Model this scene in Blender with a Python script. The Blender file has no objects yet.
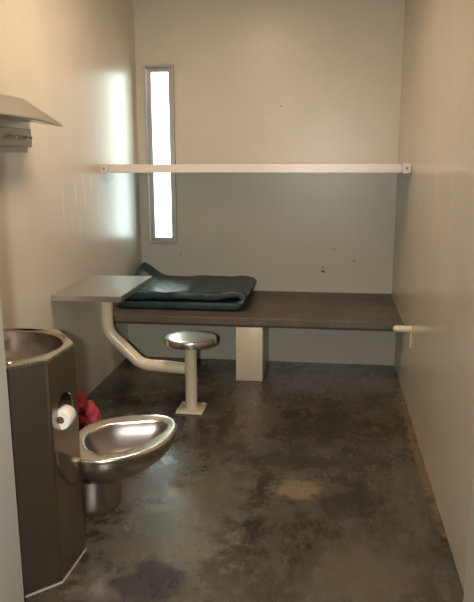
import bpy, bmesh, math, random
from mathutils import Vector, Matrix, noise

# ------------------------------------------------------------------ camera, world, lights
sc = bpy.context.scene
COL = sc.collection
sc.view_settings.view_transform = 'Standard'
sc.view_settings.look = 'None'
sc.view_settings.gamma = 1.0
sc.view_settings.exposure = 0.0
sc.cycles.use_denoising = True
sc.cycles.max_bounces = 10
sc.cycles.diffuse_bounces = 6
sc.cycles.caustics_reflective = False
sc.cycles.caustics_refractive = False
sc.cycles.sample_clamp_indirect = 4.0

W = 2.035          # room width (x), back wall at y = 0, front wall at y = -3.5
CEIL = 2.78
CAM = Vector((1.531, -5.354, 1.505))
yaw, pitch, roll = .1369, .2088, -.0034
fwd = Vector((-math.sin(yaw)*math.cos(pitch), math.cos(yaw)*math.cos(pitch), -math.sin(pitch)))
rgt = Vector((math.cos(yaw), math.sin(yaw), 0)); up = rgt.cross(fwd)
r2 = rgt*math.cos(roll) + up*math.sin(roll); u2 = up*math.cos(roll) - rgt*math.sin(roll)
camd = bpy.data.cameras.new('camera'); cam = bpy.data.objects.new('camera', camd); COL.objects.link(cam)
M = Matrix((r2, u2, -fwd)).transposed().to_4x4(); M.translation = CAM
cam.matrix_world = M
camd.sensor_fit = 'VERTICAL'; camd.sensor_height = 24.0
camd.lens = 24.0*672/602
camd.clip_start = 0.02
sc.camera = cam

world = bpy.data.worlds.new('overcast_sky'); sc.world = world; world.use_nodes = True
bg = world.node_tree.nodes['Background']
bg.inputs[0].default_value = (.88, 1.0, .96, 1); bg.inputs[1].default_value = 12.0

def area_light(name, loc, direction, sx, sy, power, color, spread=180, portal=False):
    l = bpy.data.lights.new(name, 'AREA'); l.shape = 'RECTANGLE'; l.size = sx; l.size_y = sy
    l.energy = power; l.color = color; l.spread = math.radians(spread)
    o = bpy.data.objects.new(name, l); COL.objects.link(o); o.location = loc
    o.rotation_euler = Vector(direction).to_track_quat('-Z', 'Z').to_euler()
    if portal: l.cycles.is_portal = True
    return o
# daylight enters only through the slit window: portal in the opening
area_light('window_portal', (.185, .19, 1.52), (0, -1, 0), 1.38, .22, 1, (1, 1, 1), portal=True)
# warm ceiling fixture of the cell, just above the picture
area_light('cell_lamp', (.86, -2.05, 2.72), (0, 0, -1), .30, 1.1, 32, (1.0, .71, .51))
# the photographer's flash, left of the lens
area_light('camera_flash', (1.42, -5.35, 1.50), (-.35, 1, -.22), .07, .05, 60, (1.0, .96, .90))
# dim warm fill light added in the corridor, no known fixture
area_light('corridor_fill', (1.2, -5.6, 2.70), (0, 0, -1), 1.0, .3, 14, (1.0, .78, .55))

# ------------------------------------------------------------------ helpers
def link(name, me, mat, parent=None, kind=None, smooth=False):
    if mat is not None: me.materials.append(mat)
    if smooth:
        for p in me.polygons: p.use_smooth = True
    o = bpy.data.objects.new(name, me); COL.objects.link(o)
    if parent is not None: o.parent = parent
    if kind: o['kind'] = kind
    return o

def obj(name, bm, mat, parent=None, kind=None, smooth=False, angle=None):
    bmesh.ops.recalc_face_normals(bm, faces=bm.faces)
    me = bpy.data.meshes.new(name); bm.to_mesh(me); bm.free()
    o = link(name, me, mat, parent, kind, smooth or angle is not None)
    if angle is not None:
        me.set_sharp_from_angle(angle=math.radians(angle))
    return o

def add_box(bm, a, b):
    xs = (a[0], b[0]); ys = (a[1], b[1]); zs = (a[2], b[2])
    v = [bm.verts.new((xs[i], ys[j], zs[k])) for i in (0, 1) for j in (0, 1) for k in (0, 1)]
    for f in ((0,1,3,2),(4,6,7,5),(0,4,5,1),(2,3,7,6),(0,2,6,4),(1,5,7,3)):
        bm.faces.new([v[i] for i in f])
    return v

def box(name, a, b, mat, parent=None, kind=None, bevel=0, seg=2):
    bm = bmesh.new(); add_box(bm, a, b)
    if bevel: bmesh.ops.bevel(bm, geom=bm.edges[:], offset=bevel, segments=seg, profile=.5, affect='EDGES')
    return obj(name, bm, mat, parent, kind, angle=35 if bevel else None)

def loft(bm, rings, close_u=True, cap0=False, cap1=False):
    vr = [[bm.verts.new(p) for p in r] for r in rings]
    n = len(vr[0])
    for a, b in zip(vr, vr[1:]):
        for i in range(n if close_u else n-1):
            j = (i+1) % n
            bm.faces.new((a[i], a[j], b[j], b[i]))
    if cap0: bm.faces.new(vr[0][::-1])
    if cap1: bm.faces.new(vr[-1])
    return vr

def lathe(bm, cx, cy, prof, n=48, cap=True):
    rings = [[(cx+r*math.cos(2*math.pi*i/n), cy+r*math.sin(2*math.pi*i/n), z) for i in range(n)] for r, z in prof]
    loft(bm, rings, cap0=cap, cap1=cap)

def smooth_path(pts, rad=.07, n=8):
    """polyline with every inner corner replaced by an arc-like quadratic curve"""
    P = [Vector(p) for p in pts]; out = [P[0]]
    for i in range(1, len(P)-1):
        a = (P[i-1]-P[i]); b = (P[i+1]-P[i])
        r = min(rad, a.length*.49, b.length*.49)
        s = P[i]+a.normalized()*r; e = P[i]+b.normalized()*r
        for k in range(n+1):
            t = k/n
            out.append(s*(1-t)**2 + P[i]*2*t*(1-t) + e*t*t)
    out.append(P[-1]); return out

def tube(bm, path, r, n=20, caps=True):
    P = [Vector(p) for p in path]; rings = []
    ref = None
    for i, p in enumerate(P):
        t = (P[min(i+1, len(P)-1)] - P[max(i-1, 0)]).normalized()
        if ref is None:
            ref = t.cross(Vector((0, 1, 0)))
            if ref.length < .1: ref = t.cross(Vector((0, 0, 1)))
        ref = (ref - t*ref.dot(t)).normalized(); bi = t.cross(ref)
        rr = r[i] if isinstance(r, (list, tuple)) else r
        rings.append([p + (ref*math.cos(2*math.pi*k/n)+bi*math.sin(2*math.pi*k/n))*rr for k in range(n)])
    loft(bm, rings, cap0=caps, cap1=caps)

def empty(name, loc=(0, 0, 0), label=None, cat=None, group=None):
    o = bpy.data.objects.new(name, None); COL.objects.link(o); o.location = loc
    o.empty_display_size = .1
    tag(o, label, cat, group); return o

def tag(o, label=None, cat=None, group=None):
    if label: o['label'] = label
    if cat: o['category'] = cat
    if group: o['group'] = group
    return o

def move_children(root):
    """parts are modelled in room coordinates: keep them there under the empty"""
    inv = Matrix.Translation(-root.location)
    for c in root.children: c.matrix_parent_inverse = inv

# ------------------------------------------------------------------ materials
class NT:
    def __init__(s, name):
        s.m = bpy.data.materials.new(name); s.m.use_nodes = True
        s.t = s.m.node_tree; s.n = s.t.nodes; s.l = s.t.links
        s.b = s.n['Principled BSDF']
        s.pos = s.n.new('ShaderNodeNewGeometry').outputs['Position']
    def new(s, typ, **kw):
        x = s.n.new(typ)
        for k, v in kw.items(): setattr(x, k, v)
        return x
    def put(s, sock, v):
        if hasattr(v, 'is_linked') or hasattr(v, 'links'): s.l.new(v, sock)
        else: sock.default_value = v
    def noise(s, scale, detail=4, rough=.55, vec=None, dist=0):
        x = s.new('ShaderNodeTexNoise'); x.inputs['Scale'].default_value = scale
        x.inputs['Detail'].default_value = detail; x.inputs['Roughness'].default_value = rough
        x.inputs['Distortion'].default_value = dist
        s.l.new(vec or s.pos, x.inputs['Vector']); return x.outputs['Fac']
    def ramp(s, fac, lo, hi, a=0.0, b=1.0):
        x = s.new('ShaderNodeMapRange'); x.interpolation_type = 'SMOOTHSTEP'
        s.put(x.inputs['Value'], fac)
        for i, v in zip((1, 2, 3, 4), (lo, hi, a, b)): x.inputs[i].default_value = v
        return x.outputs[0]
    def math(s, op, a, b=0.0, clamp=False):
        x = s.new('ShaderNodeMath', operation=op); x.use_clamp = clamp
        s.put(x.inputs[0], a); s.put(x.inputs[1], b); return x.outputs[0]
    def mix(s, fac, a, b):
        x = s.new('ShaderNodeMix', data_type='RGBA'); s.put(x.inputs[0], fac)
        s.put(x.inputs[6], a if hasattr(a, 'links') else (*a, 1)); s.put(x.inputs[7], b if hasattr(b, 'links') else (*b, 1))
        return x.outputs[2]
    def mapped(s, loc=(0, 0, 0), scale=(1, 1, 1), rot=(0, 0, 0)):
        x = s.new('ShaderNodeMapping', vector_type='POINT')
        s.l.new(s.pos, x.inputs[0]); x.inputs[1].default_value = loc; x.inputs[2].default_value = rot
        x.inputs[3].default_value = scale; return x.outputs[0]
    def blob(s, c, r, wob=.35, freq=9):
        """irregular stain centred at c with radii r (a mark with a shape of its own)"""
        sc_ = tuple(1.0/k for k in r)
        v = s.mapped(tuple(-a*b for a, b in zip(c, sc_)), sc_)
        ln = s.new('ShaderNodeVectorMath', operation='LENGTH'); s.l.new(v, ln.inputs[0])
        n = s.noise(freq, 5, .6)
        d = s.math('ADD', ln.outputs['Value'], s.math('MULTIPLY', s.math('SUBTRACT', n, .5), wob*4))
        return s.ramp(d, .55, 1.1, 1.0, 0.0)
    def bump(s, h, strength, dist=.01):
        x = s.new('ShaderNodeBump'); x.inputs['Strength'].default_value = strength
        x.inputs['Distance'].default_value = dist; s.l.new(h, x.inputs['Height'])
        s.l.new(x.outputs[0], s.b.inputs['Normal'])
    def set(s, **kw):
        names = dict(color='Base Color', rough='Roughness', metal='Metallic', spec='Specular IOR Level', aniso='Anisotropic',
                     sheen='Sheen Weight', ior='IOR')
        for k, v in kw.items():
            sock = s.b.inputs[names[k]]
            if hasattr(v, 'links'): s.l.new(v, sock)
            elif k == 'color': sock.default_value = (*v, 1)
            else: sock.default_value = v
        return s.m

def paint(name, col, rough=.28, marks=None, wear=.12, spec=.5):
    t = NT(name)
    n = t.noise(1.6, 5, .6); n2 = t.noise(14, 3, .5)
    dark = tuple(c*(1-wear) for c in col)
    c = t.mix(t.ramp(n, .35, .7), col, dark)
    if marks: c = marks(t, c)
    t.bump(t.noise(5, 2), .04, .01)
    return t.set(color=c, rough=t.ramp(n2, .2, .8, rough*.97, rough*1.03), spec=spec)

def back_marks(t, c):
    # scuffs and a small dark chip in the paint of the end wall
    for p, r, col, k in (((1.489, 0, .62), (.016, .2, .012), (.03, .025, .015), 1),
                      ((1.484, 0, .650), (.006, .2, .012), (.08, .06, .04), 1),
                      ((1.57, 0, .80), (.035, .2, .008), (.36, .33, .28), .6),
                      ((1.73, 0, .71), (.012, .2, .012), (.30, .27, .21), .7),
                      ((.33, 0, .74), (.008, .2, .010), (.2, .17, .13), .8),
                      ((1.14, 0, 1.90), (.008, .2, .008), (.25, .2, .14), .9),
                      ((1.05, 0, 1.84), (.006, .2, .006), (.25, .2, .14), .8)):
        c = t.mix(t.math('MULTIPLY', t.blob(p, r, .1, 60), k), c, col)
    return c

def left_marks(t, c):
    # pale scraped streaks and a grey smudge under the bunk bracket
    for y, z, ry, rz, k in ((-1.60, 1.24, .012, .16, .35), (-1.40, 1.30, .018, .09, .45), (-1.26, 1.38, .014, .05, .5), (-1.24, 1.24, .012, .10, .4),
                            (-1.13, 1.36, .015, .07, .45), (-1.00, 1.22, .014, .10, .35), (-.98, 1.62, .006, .14, .4), (-1.48, 1.15, .012, .07, .3), (-1.35, 1.10, .010, .10, .3)):
        c = t.mix(t.math('MULTIPLY', t.blob((0, y, z), (.3, ry, rz), .16, 9), k), c, (.84, .82, .75))
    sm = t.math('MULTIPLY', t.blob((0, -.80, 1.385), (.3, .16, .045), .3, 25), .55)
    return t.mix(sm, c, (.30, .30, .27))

M_BACK = paint('cream_wall_paint', (.60, .58, .475), .34, back_marks, .05)
M_LEFT = paint('cream_gloss_paint', (.61, .575, .475), .30, left_marks, .07, .34)
M_RIGHT = paint('cream_gloss_paint_right', (.57, .53, .43), .24, None, .08)
M_FRONT = paint('grey_green_frame_paint', (.44, .435, .37), .35, None, .05)
M_CEIL = paint('ceiling_paint', (.55, .51, .42), .5, None, .03)
M_CORR = paint('corridor_paint', (.25, .23, .18), .5, None, .03)
M_POST = paint('cream_metal_paint', (.66, .60, .44), .28, None, .08)
M_PLINTH = paint('bench_base_paint', (.46, .44, .37), .35, None, .06)
M_PILLAR = paint('pillar_paint', (.62, .56, .43), .34, None, .14)
M_BUNK = paint('bunk_white_paint', (.66, .62, .57), .33, None, .10)
M_CAULK = paint('sealant', (.36, .31, .24), .6, None, .2)

def floor_mat():
    t = NT('stained_concrete_floor')
    fv = t.mapped((0, 0, 0), (1, .55, 1))
    big = t.noise(1.4, 6, .62, fv, .2); mid = t.noise(4.6, 9, .72, fv, .15); fine = t.noise(22, 7, .75, fv); grit = t.noise(160, 3, .7)
    c = t.mix(t.ramp(mid, .36, .68), (.024, .020, .015), (.074, .065, .045))
    c = t.mix(t.math('MULTIPLY', t.ramp(big, .45, .70), .6), c, (.115, .104, .078))
    c = t.mix(t.math('MULTIPLY', t.ramp(fine, .48, .70), .5), c, (.13, .115, .085))
    c = t.mix(t.math('MULTIPLY', t.ramp(fine, .50, .30), .5), c, (.022, .018, .015))
    for p, r, col, k in FLOOR_STAINS:
        c = t.mix(t.math('MULTIPLY', t.blob((*p, 0), (*r, .5), .60, 13), k), c, col)
    c = t.mix(t.math('MULTIPLY', t.ramp(grit, .55, .75), .35), c, (.16, .14, .11))
    t.bump(t.math('ADD', fine, t.math('MULTIPLY', grit, .3)), .12, .004)
    r = t.math('ADD', t.ramp(mid, .35, .7, .14, .32), t.math('MULTIPLY', fine, .10))
    return t.set(color=c, rough=r, spec=.5)
FLOOR_STAINS = [
    # position, radii, colour, strength
    ((.86, -3.02), (.30, .42), (.17, .155, .115), .75),
    ((1.02, -2.62), (.22, .50), (.13, .12, .09), .6),
    ((.92, -3.25), (.17, .17), (.030, .027, .028), .9),
    ((.86, -3.42), (.25, .10), (.035, .030, .030), .8),
    ((1.44, -2.47), (.17, .11), (.20, .155, .09), .85),
    ((1.60, -2.44), (.07, .06), (.16, .125, .08), .7),
    ((1.35, -2.18), (.30, .10), (.026, .022, .018), .8),
    ((1.62, -2.55), (.16, .20), (.028, .023, .019), .7),
    ((1.55, -1.70), (.35, .30), (.034, .029, .024), .6),
    ((2.02, -1.9), (.035, .9), (.17, .11, .06), .7),
    ((.80, -3.05), (.09, .12), (.15, .12, .08), .4),
    ((1.70, -3.1), (.20, .25), (.10, .085, .06), .5),
    ((.844, -2.56), (.035, .05), (.20, .17, .12), .7),
    ((.823, -2.495), (.030, .024), (.02, .017, .012), .95),
    ((1.2, -1.0), (.5, .3), (.040, .034, .030), .5),
]
M_FLOOR = floor_mat()

def bench_mat():
    t = NT('worn_brown_concrete')
    n = t.noise(3.5, 6, .65, None, .4); f = t.noise(60, 5, .7)
    c = t.mix(t.ramp(n, .35, .7), (.090, .077, .058), (.138, .119, .092))
    c = t.mix(t.math('MULTIPLY', t.ramp(f, .5, .75), .4), c, (.24, .20, .15))
    t.bump(f, .2, .003)
    return t.set(color=c, rough=.5, spec=.4)
M_BENCH = bench_mat()

def steel(name, col, rough, stretch=(1, 1, 60), scale=6, var=.10, bump=.05):
    t = NT(name)
    v = t.mapped((0, 0, 0), stretch)
    n = t.noise(scale, 3, .6, v); big = t.noise(3, 4, .6)
    c = t.mix(t.ramp(n, .3, .7), tuple(k*(1-var) for k in col), col)
    c = t.mix(t.math('MULTIPLY', t.ramp(big, .45, .75), .25), c, tuple(k*.7 for k in col))
    if bump: t.bump(n, bump*.25, .001)
    return t.set(color=c, rough=t.ramp(n, .2, .8, rough*.97, rough*1.03), metal=1.0)
M_CAB = steel('brushed_steel_cabinet', (.40, .36, .305), .30, (60, 60, 1), 4, .04, .0)
M_TOP = steel('brushed_steel_top', (.66, .63, .57), .27, (1, 40, 1), 5, .06, 0)
M_BOWL = steel('satin_steel_bowl', (.50, .46, .42), .25, (1, 1, 20), 5, .05, 0)
M_INNER = steel('dull_steel_interior', (.36, .33, .32), .34, (1, 1, 1), 9, .10, 0)
M_RIM = steel('polished_steel_rim', (.74, .69, .60), .24, (1, 1, 1), 5, .04, .01)
M_DESK = steel('brushed_steel_desk', (.70, .68, .63), .30, (30, 1, 1), 5, .05, 0)
M_SEAT = steel('brushed_steel_seat', (.74, .71, .66), .26, (1, 1, 1), 14, .10, 0)
M_HOOD = steel('brushed_steel_shelf', (.55, .55, .50), .30, (1, 1, 1), 6, .08, 0)
M_STRIP = steel('dull_steel_strip', (.33, .31, .26), .38, (1, 1, 1), 6, .08, 0)
M_FRAME = steel('window_frame_metal', (.50, .50, .48), .34, (1, 1, 1), 10, .10)
M_CHROME = steel('chrome', (.80, .78, .74), .12, (1, 1, 1), 10, .02, .0)
def simple(name, col, rough, metal=0.0, spec=.5):
    t = NT(name); c = t.mix(t.ramp(t.noise(12, 3), .3, .7), col, tuple(k*.85 for k in col))
    return t.set(color=c, rough=rough, metal=metal, spec=spec)
M_DARK = simple('dark_recess', (.03, .027, .022), .6)
M_STEELDARK = simple('dark_edge_steel', (.035, .028, .022), .5)
M_PAPER = simple('white_paper', (.82, .78, .70), .9)
M_CORE = simple('cardboard_core', (.25, .13, .07), .9)
M_RED = simple('red_cloth', (.30, .03, .024), .85)
M_PINK = simple('pink_red_cloth', (.46, .05, .075), .85)
M_BOLT = simple('bolt_steel', (.25, .22, .2), .4, 1.0)
def mattress_mat():
    t = NT('dark_green_vinyl')
    n = t.noise(5, 5, .6, None, .5); f = t.noise(300, 2, .5)
    c = t.mix(t.ramp(n, .35, .7), (.009, .026, .027), (.016, .042, .043))
    t.bump(t.math('ADD', t.noise(9, 4, .55, None, 1.0), t.math('MULTIPLY', f, .05)), .35, .02)
    return t.set(color=c, rough=.42, spec=.5)
M_MATT = mattress_mat()
M_EDGE_GLINT = simple('grey_green_edge_glint', (.20, .27, .26), .4)  # pale colour stands in for light caught by the mattress edge
def glass_mat():
    t = NT('window_glass')
    tr = t.new('ShaderNodeBsdfTransparent'); tr.inputs[0].default_value = (.93, .96, .95, 1)
    gl = t.new('ShaderNodeBsdfGlossy'); gl.inputs['Roughness'].default_value = .03
    fr = t.new('ShaderNodeFresnel'); fr.inputs[0].default_value = 1.45
    mx = t.new('ShaderNodeMixShader'); t.l.new(fr.outputs[0], mx.inputs[0])
    t.l.new(tr.outputs[0], mx.inputs[1]); t.l.new(gl.outputs[0], mx.inputs[2])
    t.l.new(mx.outputs[0], t.n['Material Output'].inputs['Surface'])
    return t.m
M_GLASS = glass_mat()

# ------------------------------------------------------------------ the room
T = .2
FY0, FY1 = -3.65, -3.5
box('floor', (-1.4, -7.4, -T), (3.4, T, 0), M_FLOOR, kind='structure')
box('ceiling', (-1.4, -7.4, CEIL), (3.4, T, CEIL+T), M_CEIL, kind='structure')
box('wall_left', (-T, FY0, 0), (0, T, CEIL), M_LEFT, kind='structure')
box('wall_right', (W, FY0, 0), (W+T, T, CEIL), M_RIGHT, kind='structure')
# back wall with the slit opening
WX0, WX1, WZ0, WZ1 = .066, .303, .820, 2.220
bm = bmesh.new()
for a, b in (((0, 0, 0), (WX0, T, CEIL)), ((WX1, 0, 0), (W, T, CEIL)), ((WX0, 0, 0), (WX1, T, WZ0)), ((WX0, 0, WZ1), (WX1, T, CEIL))):
    add_box(bm, a, b)
bmesh.ops.remove_doubles(bm, verts=bm.verts, dist=1e-5)
obj('wall_back', bm, M_BACK, kind='structure')
# front wall with the doorway the picture is taken through
bm = bmesh.new()
DX0, DX1, DZ = .562, 1.955, 2.15
add_box(bm, (-1.4, FY0, 0), (DX0, FY1, CEIL)); add_box(bm, (DX1, FY0, 0), (3.4, FY1, CEIL))
add_box(bm, (DX0, FY0, DZ), (DX1, FY1, CEIL))
obj('wall_front', bm, M_FRONT, kind='structure')
# corridor around the photographer
bm = bmesh.new()
add_box(bm, (-1.4, -7.4, 0), (-1.3, FY0, CEIL)); add_box(bm, (3.3, -7.4, 0), (3.4, FY0, CEIL)); add_box(bm, (-1.3, -7.4, 0), (3.3, -7.3, CEIL))
obj('wall_corridor', bm, M_CORR, kind='structure')

# slit window
win = empty('window_1', (.185, 0, WZ0)); win['kind'] = 'structure'
bm = bmesh.new()
def frame_ring(bm, x0, x1, z0, z1, w, y0, y1):
    add_box(bm, (x0, y0, z0), (x0+w, y1, z1)); add_box(bm, (x1-w, y0, z0), (x1, y1, z1))
    add_box(bm, (x0+w, y0, z0), (x1-w, y1, z0+w)); add_box(bm, (x0+w, y0, z1-w), (x1-w, y1, z1))
frame_ring(bm, WX0+.001, WX1-.001, WZ0+.001, WZ1-.001, .013, -.014, .15)
obj('window_frame', bm, M_FRAME, win, 'structure')
bm = bmesh.new()
add_box(bm, (WX0+.0145, .035, WZ0+.0145), (.112, .08, WZ1-.0145)); add_box(bm, (.250, .035, WZ0+.0145), (WX1-.0145, .08, WZ1-.0145))
add_box(bm, (.112, .035, WZ0+.0145), (.250, .08, WZ0+.052)); add_box(bm, (.112, .035, WZ1-.050), (.250, .08, WZ1-.0145))
obj('glazing_stop', bm, M_FRAME, win, 'structure')
box('window_pane', (.1125, .052, WZ0+.0525), (.2495, .058, WZ1-.0505), M_GLASS, win, 'structure')
move_children(win)

# ------------------------------------------------------------------ concrete bench
HB, HS = .450, .388
box('trim_1', (.001, -.465, 0), (W-.001, -.001, HS), M_PLINTH, kind='structure')       # recessed wall that carries the bench
bench = empty('concrete_bench', (W/2, -.47, 0),
              'long brown concrete bench slab spanning the cell under the window', 'bench')
bm = bmesh.new(); add_box(bm, (.002, -.962, HS+.012), (W-.002, -.002, HB))
bmesh.ops.bevel(bm, geom=[e for e in bm.edges if all(abs(v.co.y+.962) < .001 for v in e.verts) and all(v.co.z > .44 for v in e.verts)],
                offset=.008, segments=3, affect='EDGES')
obj('slab', bm, M_BENCH, bench, angle=35)
box('steel_edge', (.002, -.960, HS-.002), (W-.002, -.467, HS+.0115), M_STEELDARK, bench)['label'] = 'dark steel underside edge'
pil = box('pillar', (.915, -.957, .0), (1.100, -.466, HS-.003), M_PILLAR, bench, bevel=.006)
pil['label'] = 'cream painted square pillar'
bm = bmesh.new(); tube(bm, [(W-.003, -.962, HB+.001), (W-.003, -.003, HB+.001)], .007, 8)
obj('sealant_bead', bm, M_CAULK, bench)
move_children(bench)

# ------------------------------------------------------------------ upper bunk
bz0, bz1, by = 1.414, 1.470, -.94
bunk = empty('upper_bunk', (W/2, by/2, bz0), 'off-white painted steel upper bunk spanning wall to wall in front of the window', 'bunk')
box('bunk_deck', (.003, by+.020, bz0+.012), (W-.003, -.003, bz0+.030), M_BUNK, bunk)
bm = bmesh.new()
add_box(bm, (.062, by-.004, bz0), (W-.062, by+.018, bz1))
bmesh.ops.bevel(bm, geom=bm.edges[:], offset=.004, segments=2, affect='EDGES')
obj('front_rail', bm, M_BUNK, bunk, angle=35)
for x0, x1 in ((.003, .058), (W-.058, W-.003)):
    bm = bmesh.new(); add_box(bm, (x0, by-.012, bz0-.003), (x1, by+.018, bz1+.003))
    bmesh.ops.bevel(bm, geom=bm.edges[:], offset=.003, segments=2, affect='EDGES')
    br = obj('end_bracket', bm, M_BUNK, bunk, angle=35)
    bm = bmesh.new(); xc = (x0+x1)/2; zc = (bz0+bz1)/2
    rings = [[(xc+r*math.cos(a*math.pi/8), y, zc+r*math.sin(a*math.pi/8)) for a in range(16)] for r, y in ((.008, by-.0125), (.008, by-.016), (.005, by-.018))]
    loft(bm, rings, cap0=True, cap1=True)
    bo = obj('bolt', bm, M_BOLT, br)
move_children(bunk)

# ------------------------------------------------------------------ folded mattress
def make_mattress():
    x0, x1, y0, y1 = .03, .945, -.80, -.09
    th = .066; zc0 = HB + th/2 + .002; gap = .071
    # centre line in x-z: bottom layer out, around the fold, top layer back
    path = []
    n1 = 34; R = gap/2
    for i in range(n1+1): path.append((x0 + (x1-R-th/2-x0)*i/n1, zc0, 0))
    for k in range(1, 12):
        a = -math.pi/2 + math.pi*k/12
        path.append((x1-R-th/2 + (R+.012*math.cos(a))*math.cos(a), zc0+R+R*math.sin(a), k/12))
    for i in range(n1+1): path.append((x1-R-th/2 - (x1-R-th/2-x0+.0)*i/n1, zc0+gap, 1))
    N = len(path); rings = []
    M_ = 40
    for i, (x, z, layer) in enumerate(path):
        pa = path[max(i-1, 0)]; pb = path[min(i+1, N-1)]
        t = Vector((pb[0]-pa[0], 0, pb[1]-pa[1])).normalized(); nrm = Vector((-t.z, 0, t.x))
        if i in (0, N-1): sh = .75
        else: sh = 1.0
        ring = []
        hy = (y1-y0)/2; yc = (y0+y1)/2
        e = 1 if layer > .5 else 0
        for k in range(M_):
            a = 2*math.pi*k/M_
            ca, sa = math.cos(a), math.sin(a)
            # superellipse cross section, flat with rounded borders
            py = hy*math.copysign(abs(ca)**.16, ca); pn = th/2*sh*math.copysign(abs(sa)**.36, sa)
            p = Vector((x, yc+py, z)) + nrm*pn
            if e:
                p.y += -.012*math.sin(x*5)+.004*math.sin(x*23)
                q = Vector((x*4, p.y*5, 3.1))
                top = 1 if nrm.z*pn < 0 or True else 0
                dz = .020*noise.noise(q) + .012*noise.noise(q*2.3)
                p.x += .022*(1 if x > .8 else x/.8)
                p.y += .020*noise.noise(Vector((x*6, 1.7, 4)))
                u = max(0, min(1, (.24-p.x)/.24)); v = max(0, min(1, (p.y-y0-.28)/.42))
                dz += .13*(u*u*(3-2*u))*(v*v)                 # back left corner lifts up into the corner of the room
                u2_ = max(0, min(1, (.62-p.x)/.35)); w = max(0, 1-abs((p.y+.62)/.14))
                dz += .010*u2_*w
                p.z += max(dz, -.006)
            ring.append(p)
        rings.append(ring)
    bm = bmesh.new(); loft(bm, rings, cap0=True, cap1=True)
    return bm, rings
bm, mr = make_mattress()
matt = empty('folded_mattress', (.5, -.45, HB), 'dark green vinyl mattress folded double at the left end of the bench', 'mattress')
mo = obj('mattress_body', bm, M_MATT, matt, smooth=True)
sub = mo.modifiers.new('s', 'SUBSURF'); sub.levels = 1; sub.render_levels = 1
bm = bmesh.new()
end = mr[-1]
pp = [p + Vector((-.004, 0, .004)) for p in end[:21]]
tube(bm, [end[k] + Vector((-.002, 0, .003)) for k in range(18, 2, -1)], .006, 8)  # thin pale strip painted as the highlight on the raised edge
obj('edge_glint', bm, M_EDGE_GLINT, matt, smooth=True)['label'] = 'pale strip as painted highlight along the mattress edge'
move_children(matt)

# ------------------------------------------------------------------ desk and stool on one bent tube
DZ0 = .764
unit = empty('desk_with_stool', (.715, -1.52, 0), 'wall-mounted steel desk joined by a bent cream tube to a round steel stool', 'desk and stool')
bm = bmesh.new()
add_box(bm, (.002, -1.86, DZ0-.032), (.405, -1.19, DZ0))
bmesh.ops.bevel(bm, geom=bm.edges[:], offset=.003, segments=2, affect='EDGES')
obj('desk_top', bm, M_DESK, unit, angle=35)
bm = bmesh.new(); add_box(bm, (.05, -1.78, DZ0-.046), (.36, -1.27, DZ0-.0325))
obj('desk_underframe', bm, M_POST, unit)
bm = bmesh.new()
P = smooth_path([(.208, -1.53, DZ0-.047), (.208, -1.53, .478), (.415, -1.53, .276), (.690, -1.53, .262)], .055, 8)
tube(bm, P, .0365, 24)
obj('support_arm', bm, M_POST, unit, angle=40)
SX, SY = .720, -1.525
bm = bmesh.new(); lathe(bm, SX, SY, [(.0365, .009), (.0365, .400), (.042, .412), (.075, .4185)], 32)
obj('stool_post', bm, M_POST, unit, angle=40)
bm = bmesh.new()
lathe(bm, SX, SY, [(.05, .419), (.148, .419), (.154, .423), (.156, .428), (.156, .452), (.154, .4585), (.148, .461), (.10, .4615), (.04, .4618)], 72)
obj('seat', bm, M_SEAT, unit, angle=50)
box('base_plate', (SX-.082, SY-.095, .0005), (SX+.082, SY+.095, .011), M_POST, unit, bevel=.003)
for dx, dy in ((-.062, -.074), (.062, -.074), (-.062, .074), (.062, .074)):
    bm = bmesh.new(); lathe(bm, SX+dx, SY+dy, [(.008, .0112), (.008, .015), (.004, .017)], 12)
    obj('bolt', bm, M_POST, unit)
move_children(unit)

# ------------------------------------------------------------------ combined sink and toilet of stainless steel
combi = empty('sink_toilet_unit', (.4, -3.17, 0), 'stainless steel cabinet with a round sink on top and toilet bowl on its side', 'sink and toilet')
CH = .845
poly = [(.002, -3.492), (.395, -3.492), (.603, -3.285), (.612, -3.072), (.478, -2.892), (.002, -2.892)]
bcx, bcy, br_ = .352, -3.128, .222
def ray_poly(cx, cy, a, pts):
    d = Vector((math.cos(a), math.sin(a))); best = None
    for i in range(len(pts)):
        p = Vector(pts[i]); q = Vector(pts[(i+1) % len(pts)]); e = q-p
        den = d.x*e.y - d.y*e.x
        if abs(den) < 1e-9: continue
        w = p-Vector((cx, cy)); t = (w.x*e.y-w.y*e.x)/den; s = (w.x*d.y-w.y*d.x)/den
        if t > 0 and -1e-6 <= s <= 1+1e-6 and (best is None or t < best): best = t
    return best
angs = sorted(set([2*math.pi*i/72 for i in range(72)] + [math.atan2(y-bcy, x-bcx) % (2*math.pi) for x, y in poly]))
NA = len(angs)
def inset_poly(d):
    out = []; L = len(poly)
    for i in range(L):
        p0, p1, p2 = Vector(poly[i-1]), Vector(poly[i]), Vector(poly[(i+1) % L])
        e1 = (p1-p0).normalized(); e2 = (p2-p1).normalized()
        n1 = Vector((-e1.y, e1.x)); n2 = Vector((-e2.y, e2.x))
        m = (n1+n2).normalized(); out.append(p1 + m*d/max(m.dot(n1), .2))
    return out
def cring(inset, z):
    if inset == 0: return [(bcx+ray_poly(bcx, bcy, a, poly)*math.cos(a), bcy+ray_poly(bcx, bcy, a, poly)*math.sin(a), z) for a in angs]
    q = inset_poly(inset); base = cring(0, z); out = []
    for x, y, z_ in base:          # move every point along its own edge's inward normal
        best = None
        for i in range(len(poly)):
            a, b = Vector(poly[i]), Vector(poly[(i+1) % len(poly)]); e = b-a; t = (Vector((x, y))-a).dot(e)/e.length_squared
            dd = (a+e*t-Vector((x, y))).length
            if -1e-4 < t < 1.0001 and (best is None or dd < best[0]): best = (dd, i, t)
        _, i, t = best; p = q[i].lerp(q[(i+1) % len(q)], t); out.append((p.x, p.y, z))
    return out
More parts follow.
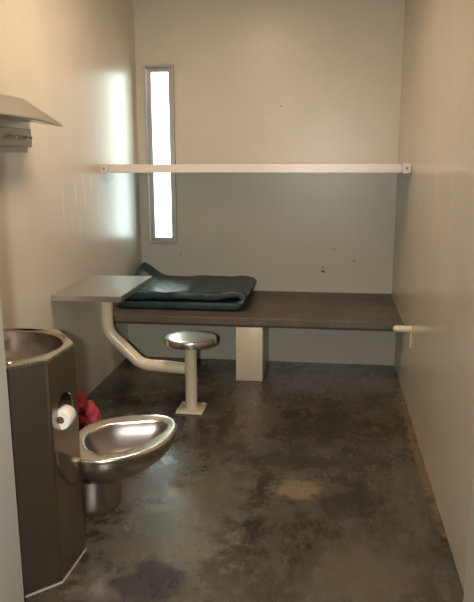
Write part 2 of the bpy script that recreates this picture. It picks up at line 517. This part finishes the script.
def bring(r, z, dx=0):
    return [(bcx+dx+r*math.cos(a), bcy+r*math.sin(a), z) for a in angs]
# cabinet body with a round recess for the toilet paper cut in its right face
hy, hz = -3.178, .622
bm = bmesh.new()
lo, hi = cring(0, 0.0005), cring(0, CH-.012)
A2, A3 = Vector(poly[2]), Vector(poly[3])
def on_face2(p):
    q = Vector(p[:2]); e = (A3-A2).normalized(); w = q-A2
    return abs(e.x*w.y-e.y*w.x) < 1e-4 and -1e-4 < w.dot(e) < (A3-A2).length+1e-4
vl = [bm.verts.new(p) for p in lo]; vh = [bm.verts.new(p) for p in hi]
for i in range(NA):
    j = (i+1) % NA
    if on_face2(lo[i]) and on_face2(lo[j]): continue
    bm.faces.new((vl[i], vl[j], vh[j], vh[i]))
# right face: a panel with a round hole and a scooped pocket behind it
FE = (A3-A2).normalized(); FN = Vector((FE.y, -FE.x)); FL = (A3-A2).length
s0 = (hy-A2.y)/FE.y
def fp(sx, z, off=0): 
    q = A2+FE*sx+FN*off; return (q.x, q.y, z)
rect = [(0, .0005), (FL, .0005), (FL, CH-.012), (0, CH-.012)]
ra = sorted(set([2*math.pi*i/48 for i in range(48)] + [math.atan2(z-hz, x-s0) % (2*math.pi) for x, z in rect]))
def rr_(d, k, off): return [fp(s0+d*k*math.cos(a), hz+d*k*math.sin(a)*1.06, off) for a in ra]
edge = [fp(s0+ray_poly(s0, hz, a, rect)*math.cos(a), hz+ray_poly(s0, hz, a, rect)*math.sin(a)) for a in ra]
loft(bm, [edge, rr_(.064, 1, 0), rr_(.0625, 1, -.003)] + [rr_(.0625, math.cos(t)**.5, -.003-.085*math.sin(t)) for t in [k*math.pi/2/10 for k in range(1, 10)]] + [rr_(.0625, .1, -.088)], cap1=True)
bmesh.ops.remove_doubles(bm, verts=bm.verts, dist=2e-5)
cab = obj('cabinet', bm, M_CAB, combi, angle=20)
bm = bmesh.new()
loft(bm, [cring(0, CH-.0118), cring(0, CH-.003), cring(.003, CH), cring(.012, CH),
          bring(br_+.012, CH), bring(br_+.004, CH-.004), bring(br_-.002, CH-.010)])
obj('counter_rim', bm, M_TOP, combi, angle=30)
bm = bmesh.new()
loft(bm, [bring(br_-.002, CH-.0101)] + [bring((br_-.002)*math.cos(t)**.55, CH-.010-.15*math.sin(t)) for t in [k*math.pi/2/12 for k in range(1, 12)]] + [bring(.02, CH-.161)], cap1=True)
basin = obj('basin', bm, M_BOWL, combi, smooth=True)
bm = bmesh.new(); lathe(bm, bcx, bcy, [(.03, CH-.1605), (.03, CH-.157), (.022, CH-.156), (.006, CH-.159)], 20)
obj('drain', bm, M_CHROME, basin, angle=40)
for x, y in ((.49, -3.352), (.345, -3.41)):
    bm = bmesh.new(); lathe(bm, x, y, [(.014, CH+.0003), (.014, CH+.005), (.010, CH+.008), (.004, CH+.0085)], 20)
    obj('push_button', bm, M_CHROME, combi, angle=40)
# sealant line along the foot of the cabinet
bm = bmesh.new()
for i in range(1, 4):
    p, q = Vector((*poly[i], .002)), Vector((*poly[i+1], .002))
    tube(bm, [p, q], .005, 8)
obj('sealant_bead', bm, M_CAULK, combi)

# toilet bowl: outline of the rim seen from above
OUT = [(.521, -2.859), (.531, -2.775), (.578, -2.700), (.675, -2.648), (.79, -2.622), (.865, -2.645), (.908, -2.725), (.914, -2.815), (.898, -2.905),
       (.853, -2.995), (.782, -3.062), (.712, -3.098), (.652, -3.108), (.600, -3.095), (.555, -3.03), (.53, -2.95)]
INN = [(.566, -2.875), (.572, -2.828), (.628, -2.752), (.757, -2.698), (.830, -2.684), (.863, -2.72), (.861, -2.804), (.822, -2.915), (.756, -2.998),
       (.675, -3.033), (.618, -3.000), (.580, -2.935)]
TC = Vector((.70, -2.87))
def catmull(pts, n=12):
    out = []
    L = len(pts)
    for i in range(L):
        p0, p1, p2, p3 = [Vector(pts[(i+k-1) % L]) for k in range(4)]
        for j in range(n):
            t = j/n
            out.append(.5*((2*p1)+(-p0+p2)*t+(2*p0-5*p1+4*p2-p3)*t*t+(-p0+3*p1-3*p2+p3)*t**3))
    return out
OUTC = [tuple(p) for p in catmull(OUT)]; INNC = [tuple(p) for p in catmull(INN)]
NT_ = 72
TA = [2*math.pi*i/NT_ for i in range(NT_)]
ro = [ray_poly(TC.x, TC.y, a, OUTC) for a in TA]; ri = [ray_poly(TC.x, TC.y, a, INNC) for a in TA]
def oring(off, z, s=1.0, c=None, rad=None):
    rad = rad or ro; c = c or TC
    out = []
    for a, r in zip(TA, rad):
        p = Vector((TC.x+(r+off)*math.cos(a), TC.y+(r+off)*math.sin(a)))
        p = c + (p-c)*s
        out.append((p.x, p.y, z))
    return out
RZ = .400
RC = Vector((.62, -2.94))
bm = bmesh.new()   # rim, slightly domed
I_ = lambda o, z: oring(o, z, rad=ri)
def between(a, b, k): return [tuple(Vector(p).lerp(Vector(q), k)) for p, q in zip(a, b)]
ra_, rb_ = oring(-.007, RZ-.001), I_(.009, RZ-.004)
loft(bm, [oring(-.004, RZ-.022), oring(.001, RZ-.019), oring(.003, RZ-.012), oring(.001, RZ-.005), oring(-.003, RZ-.002), ra_, between(ra_, rb_, .33), between(ra_, rb_, .67), rb_,
          I_(.004, RZ-.0055), I_(.001, RZ-.009), I_(0, RZ-.016)])
obj('toilet_rim', bm, M_RIM, combi, smooth=True)
bm = bmesh.new()   # outer shell
loft(bm, [oring(-.004, RZ-.0202), oring(-.006, RZ-.045), oring(-.014, RZ-.070, .99, RC), oring(-.022, RZ-.092, .95, RC), oring(-.03, RZ-.112, .87, RC), oring(-.03, RZ-.130, .76, RC),
          oring(-.03, RZ-.145, .62, RC), oring(-.03, RZ-.158, .44, RC), oring(-.03, RZ-.164, .2, RC)], cap1=True)
shell = obj('toilet_bowl', bm, M_BOWL, combi, smooth=True)
bm = bmesh.new()   # inside of the bowl
IC = Vector((.70, -2.87))
loft(bm, [oring(0, RZ-.0142, rad=ri), oring(-.006, RZ-.04, rad=ri), oring(-.012, RZ-.065, .93, IC, ri), oring(-.014, RZ-.09, .80, IC, ri), oring(-.014, RZ-.11, .62, IC, ri),
          oring(-.014, RZ-.122, .42, IC, ri), oring(-.014, RZ-.128, .25, IC, ri), oring(-.014, RZ-.130, .1, IC, ri)], cap1=True)
obj('bowl_interior', bm, M_INNER, combi, smooth=True)
bm = bmesh.new()   # trap housing under the bowl
pc = (.598, -2.93)
lathe(bm, pc[0], pc[1], [(.06, .118), (.100, .121), (.112, .132), (.118, .150), (.122, .25), (.122, .27)], 48)
obj('trap_housing', bm, M_CAB, combi, angle=50)
bm = bmesh.new()   # shallow collar plate where the bowl is welded to the cabinet face
def collar(off, k):
    out = []
    for i in range(33):
        a = math.pi + math.pi*i/32
        sx = .125+.112*k*math.cos(a); z = .440+(.125-sx)*.58 + .115*k*math.copysign(abs(math.sin(a))**.7, math.sin(a))
        out.append(fp(sx, z, off))
    return out
loft(bm, [collar(.0004, 1), collar(.007, .99), collar(.011, .94)], cap1=True)
obj('bowl_collar', bm, M_CAB, combi, angle=40)
move_children(combi)

# toilet paper roll in the recess
roll_o = empty('toilet_paper_roll', (.607, hy, .60), 'small white toilet paper roll held in the round hole of the cabinet', 'toilet paper')
def ylathe(bm, cx, cz, prof, n=32):
    rings = [[(cx+r*math.cos(2*math.pi*i/n), y, cz+r*math.sin(2*math.pi*i/n)) for i in range(n)] for r, y in prof]
    loft(bm, rings)
bm = bmesh.new(); rx, rz = .607, .603
ylathe(bm, rx, rz, [(.014, hy-.048), (.034, hy-.050), (.036, hy-.047), (.036, hy+.012), (.034, hy+.015), (.014, hy+.013), (.014, hy-.048)])
obj('paper', bm, M_PAPER, roll_o, angle=40)
bm = bmesh.new(); ylathe(bm, rx, rz, [(.0138, hy-.047), (.0138, hy+.012), (.0118, hy+.012), (.0118, hy-.047), (.0138, hy-.047)])
obj('cardboard_core', bm, M_CORE, roll_o, angle=40)
move_children(roll_o)

# red crumpled cloth on the floor by the left wall
def crumple(name, c, r, seed, mat, parent=None):
    bm = bmesh.new(); bmesh.ops.create_icosphere(bm, subdivisions=5, radius=1)
    for v in bm.verts:
        d = v.co.normalized(); q = d*1.7+Vector((seed, 0, 0))
        k = 1 + .40*noise.noise(q) + .16*abs(noise.noise(q*1.9)) - .16*abs(noise.noise(q*2.2+Vector((5, 5, 5))))
        p = Vector((d.x*r[0]*k, d.y*r[1]*k, d.z*r[2]*k))
        p.z = max(p.z, -c[2]+.002)
        v.co = Vector(c)+p
    return obj(name, bm, mat, parent, smooth=True)
cl = empty('red_bundle', (.15, -1.82, 0), 'crumpled red and pink cloth bundle on the floor behind the toilet', 'cloth')
crumple('red_cloth', (.115, -1.86, .075), (.075, .075, .105), 3.2, M_RED, cl)
crumple('pink_cloth', (.185, -1.82, .055), (.050, .055, .075), 8.7, M_PINK, cl)['label'] = 'pinker loose fold'
move_children(cl)

# ------------------------------------------------------------------ steel shelf and hook strip, upper left
sh = empty('wall_shelf', (0, -2.5, 1.68), 'sloping stainless steel shelf fixed high on the left wall', 'shelf')
bm = bmesh.new()
Y0, Y1 = -2.85, -2.04
def hood_ring(y, top, lip, dy=0):
    return [(.001, y, top), (.004, y, top+.003), (.198, y+dy, lip+.006), (.200, y+dy, lip), (.196, y+dy, lip-.003), (.001, y, 1.690)]
loft(bm, [hood_ring(Y0, 1.800, 1.684), hood_ring(-2.36, 1.800, 1.682), hood_ring(-2.045, 1.798, 1.682, -.30), hood_ring(Y1, 1.797, 1.666)], cap0=True, cap1=True)
obj('sloped_cover', bm, M_HOOD, sh, angle=35)
bm = bmesh.new(); add_box(bm, (.001, Y0, 1.655), (.012, Y1+.03, 1.6895)); 
obj('mounting_flange', bm, M_HOOD, sh)
move_children(sh)
hs = empty('hook_strip', (0, -2.4, 1.6), 'steel strip with small clothes hooks below the sloping wall shelf', 'coat hooks')
bm = bmesh.new(); add_box(bm, (.001, Y0, 1.565), (.022, Y1+.02, 1.654)); bmesh.ops.bevel(bm, geom=bm.edges[:], offset=.002, segments=1, affect='EDGES')
obj('back_plate', bm, M_STRIP, hs, angle=30)
box('lower_lip', (.001, Y0, 1.538), (.014, Y1-.02, 1.5645), M_STRIP, hs)
for y in (-2.09, -2.26, -2.43, -2.60, -2.77):
    bm = bmesh.new()
    tube(bm, [(.023, y, 1.612), (.048, y, 1.609)], .004, 10)
    hk = obj('hook', bm, M_CHROME, hs, smooth=True)
    bm = bmesh.new(); bmesh.ops.create_uvsphere(bm, u_segments=14, v_segments=8, radius=.009, matrix=Matrix.Translation((.050, y, 1.608)))
    obj('hook_ball', bm, M_CHROME, hk, smooth=True)
    bm = bmesh.new(); bmesh.ops.create_uvsphere(bm, u_segments=14, v_segments=8, radius=.009, matrix=Matrix.Translation((.024, y, 1.612)))
    obj('hook_socket', bm, M_CHROME, hk, smooth=True)
move_children(hs)

# rounded cream peg on the right wall near the bench end
pg = empty('wall_peg', (W, -1.35, .50), 'rounded cream painted steel peg on the right wall beside the bench', 'peg')
bm = bmesh.new()
tube(bm, [(W-.002, -1.35, .503), (W-.085, -1.35, .503), (W-.100, -1.35, .503), (W-.108, -1.35, .503), (W-.111, -1.35, .503)], [.021, .021, .019, .013, .005], 20)
obj('peg_bar', bm, M_POST, pg, smooth=False, angle=50)
box('peg_plate', (W-.010, -1.365, .385), (W-.001, -1.335, .505), M_POST, pg, bevel=.003)
move_children(pg)
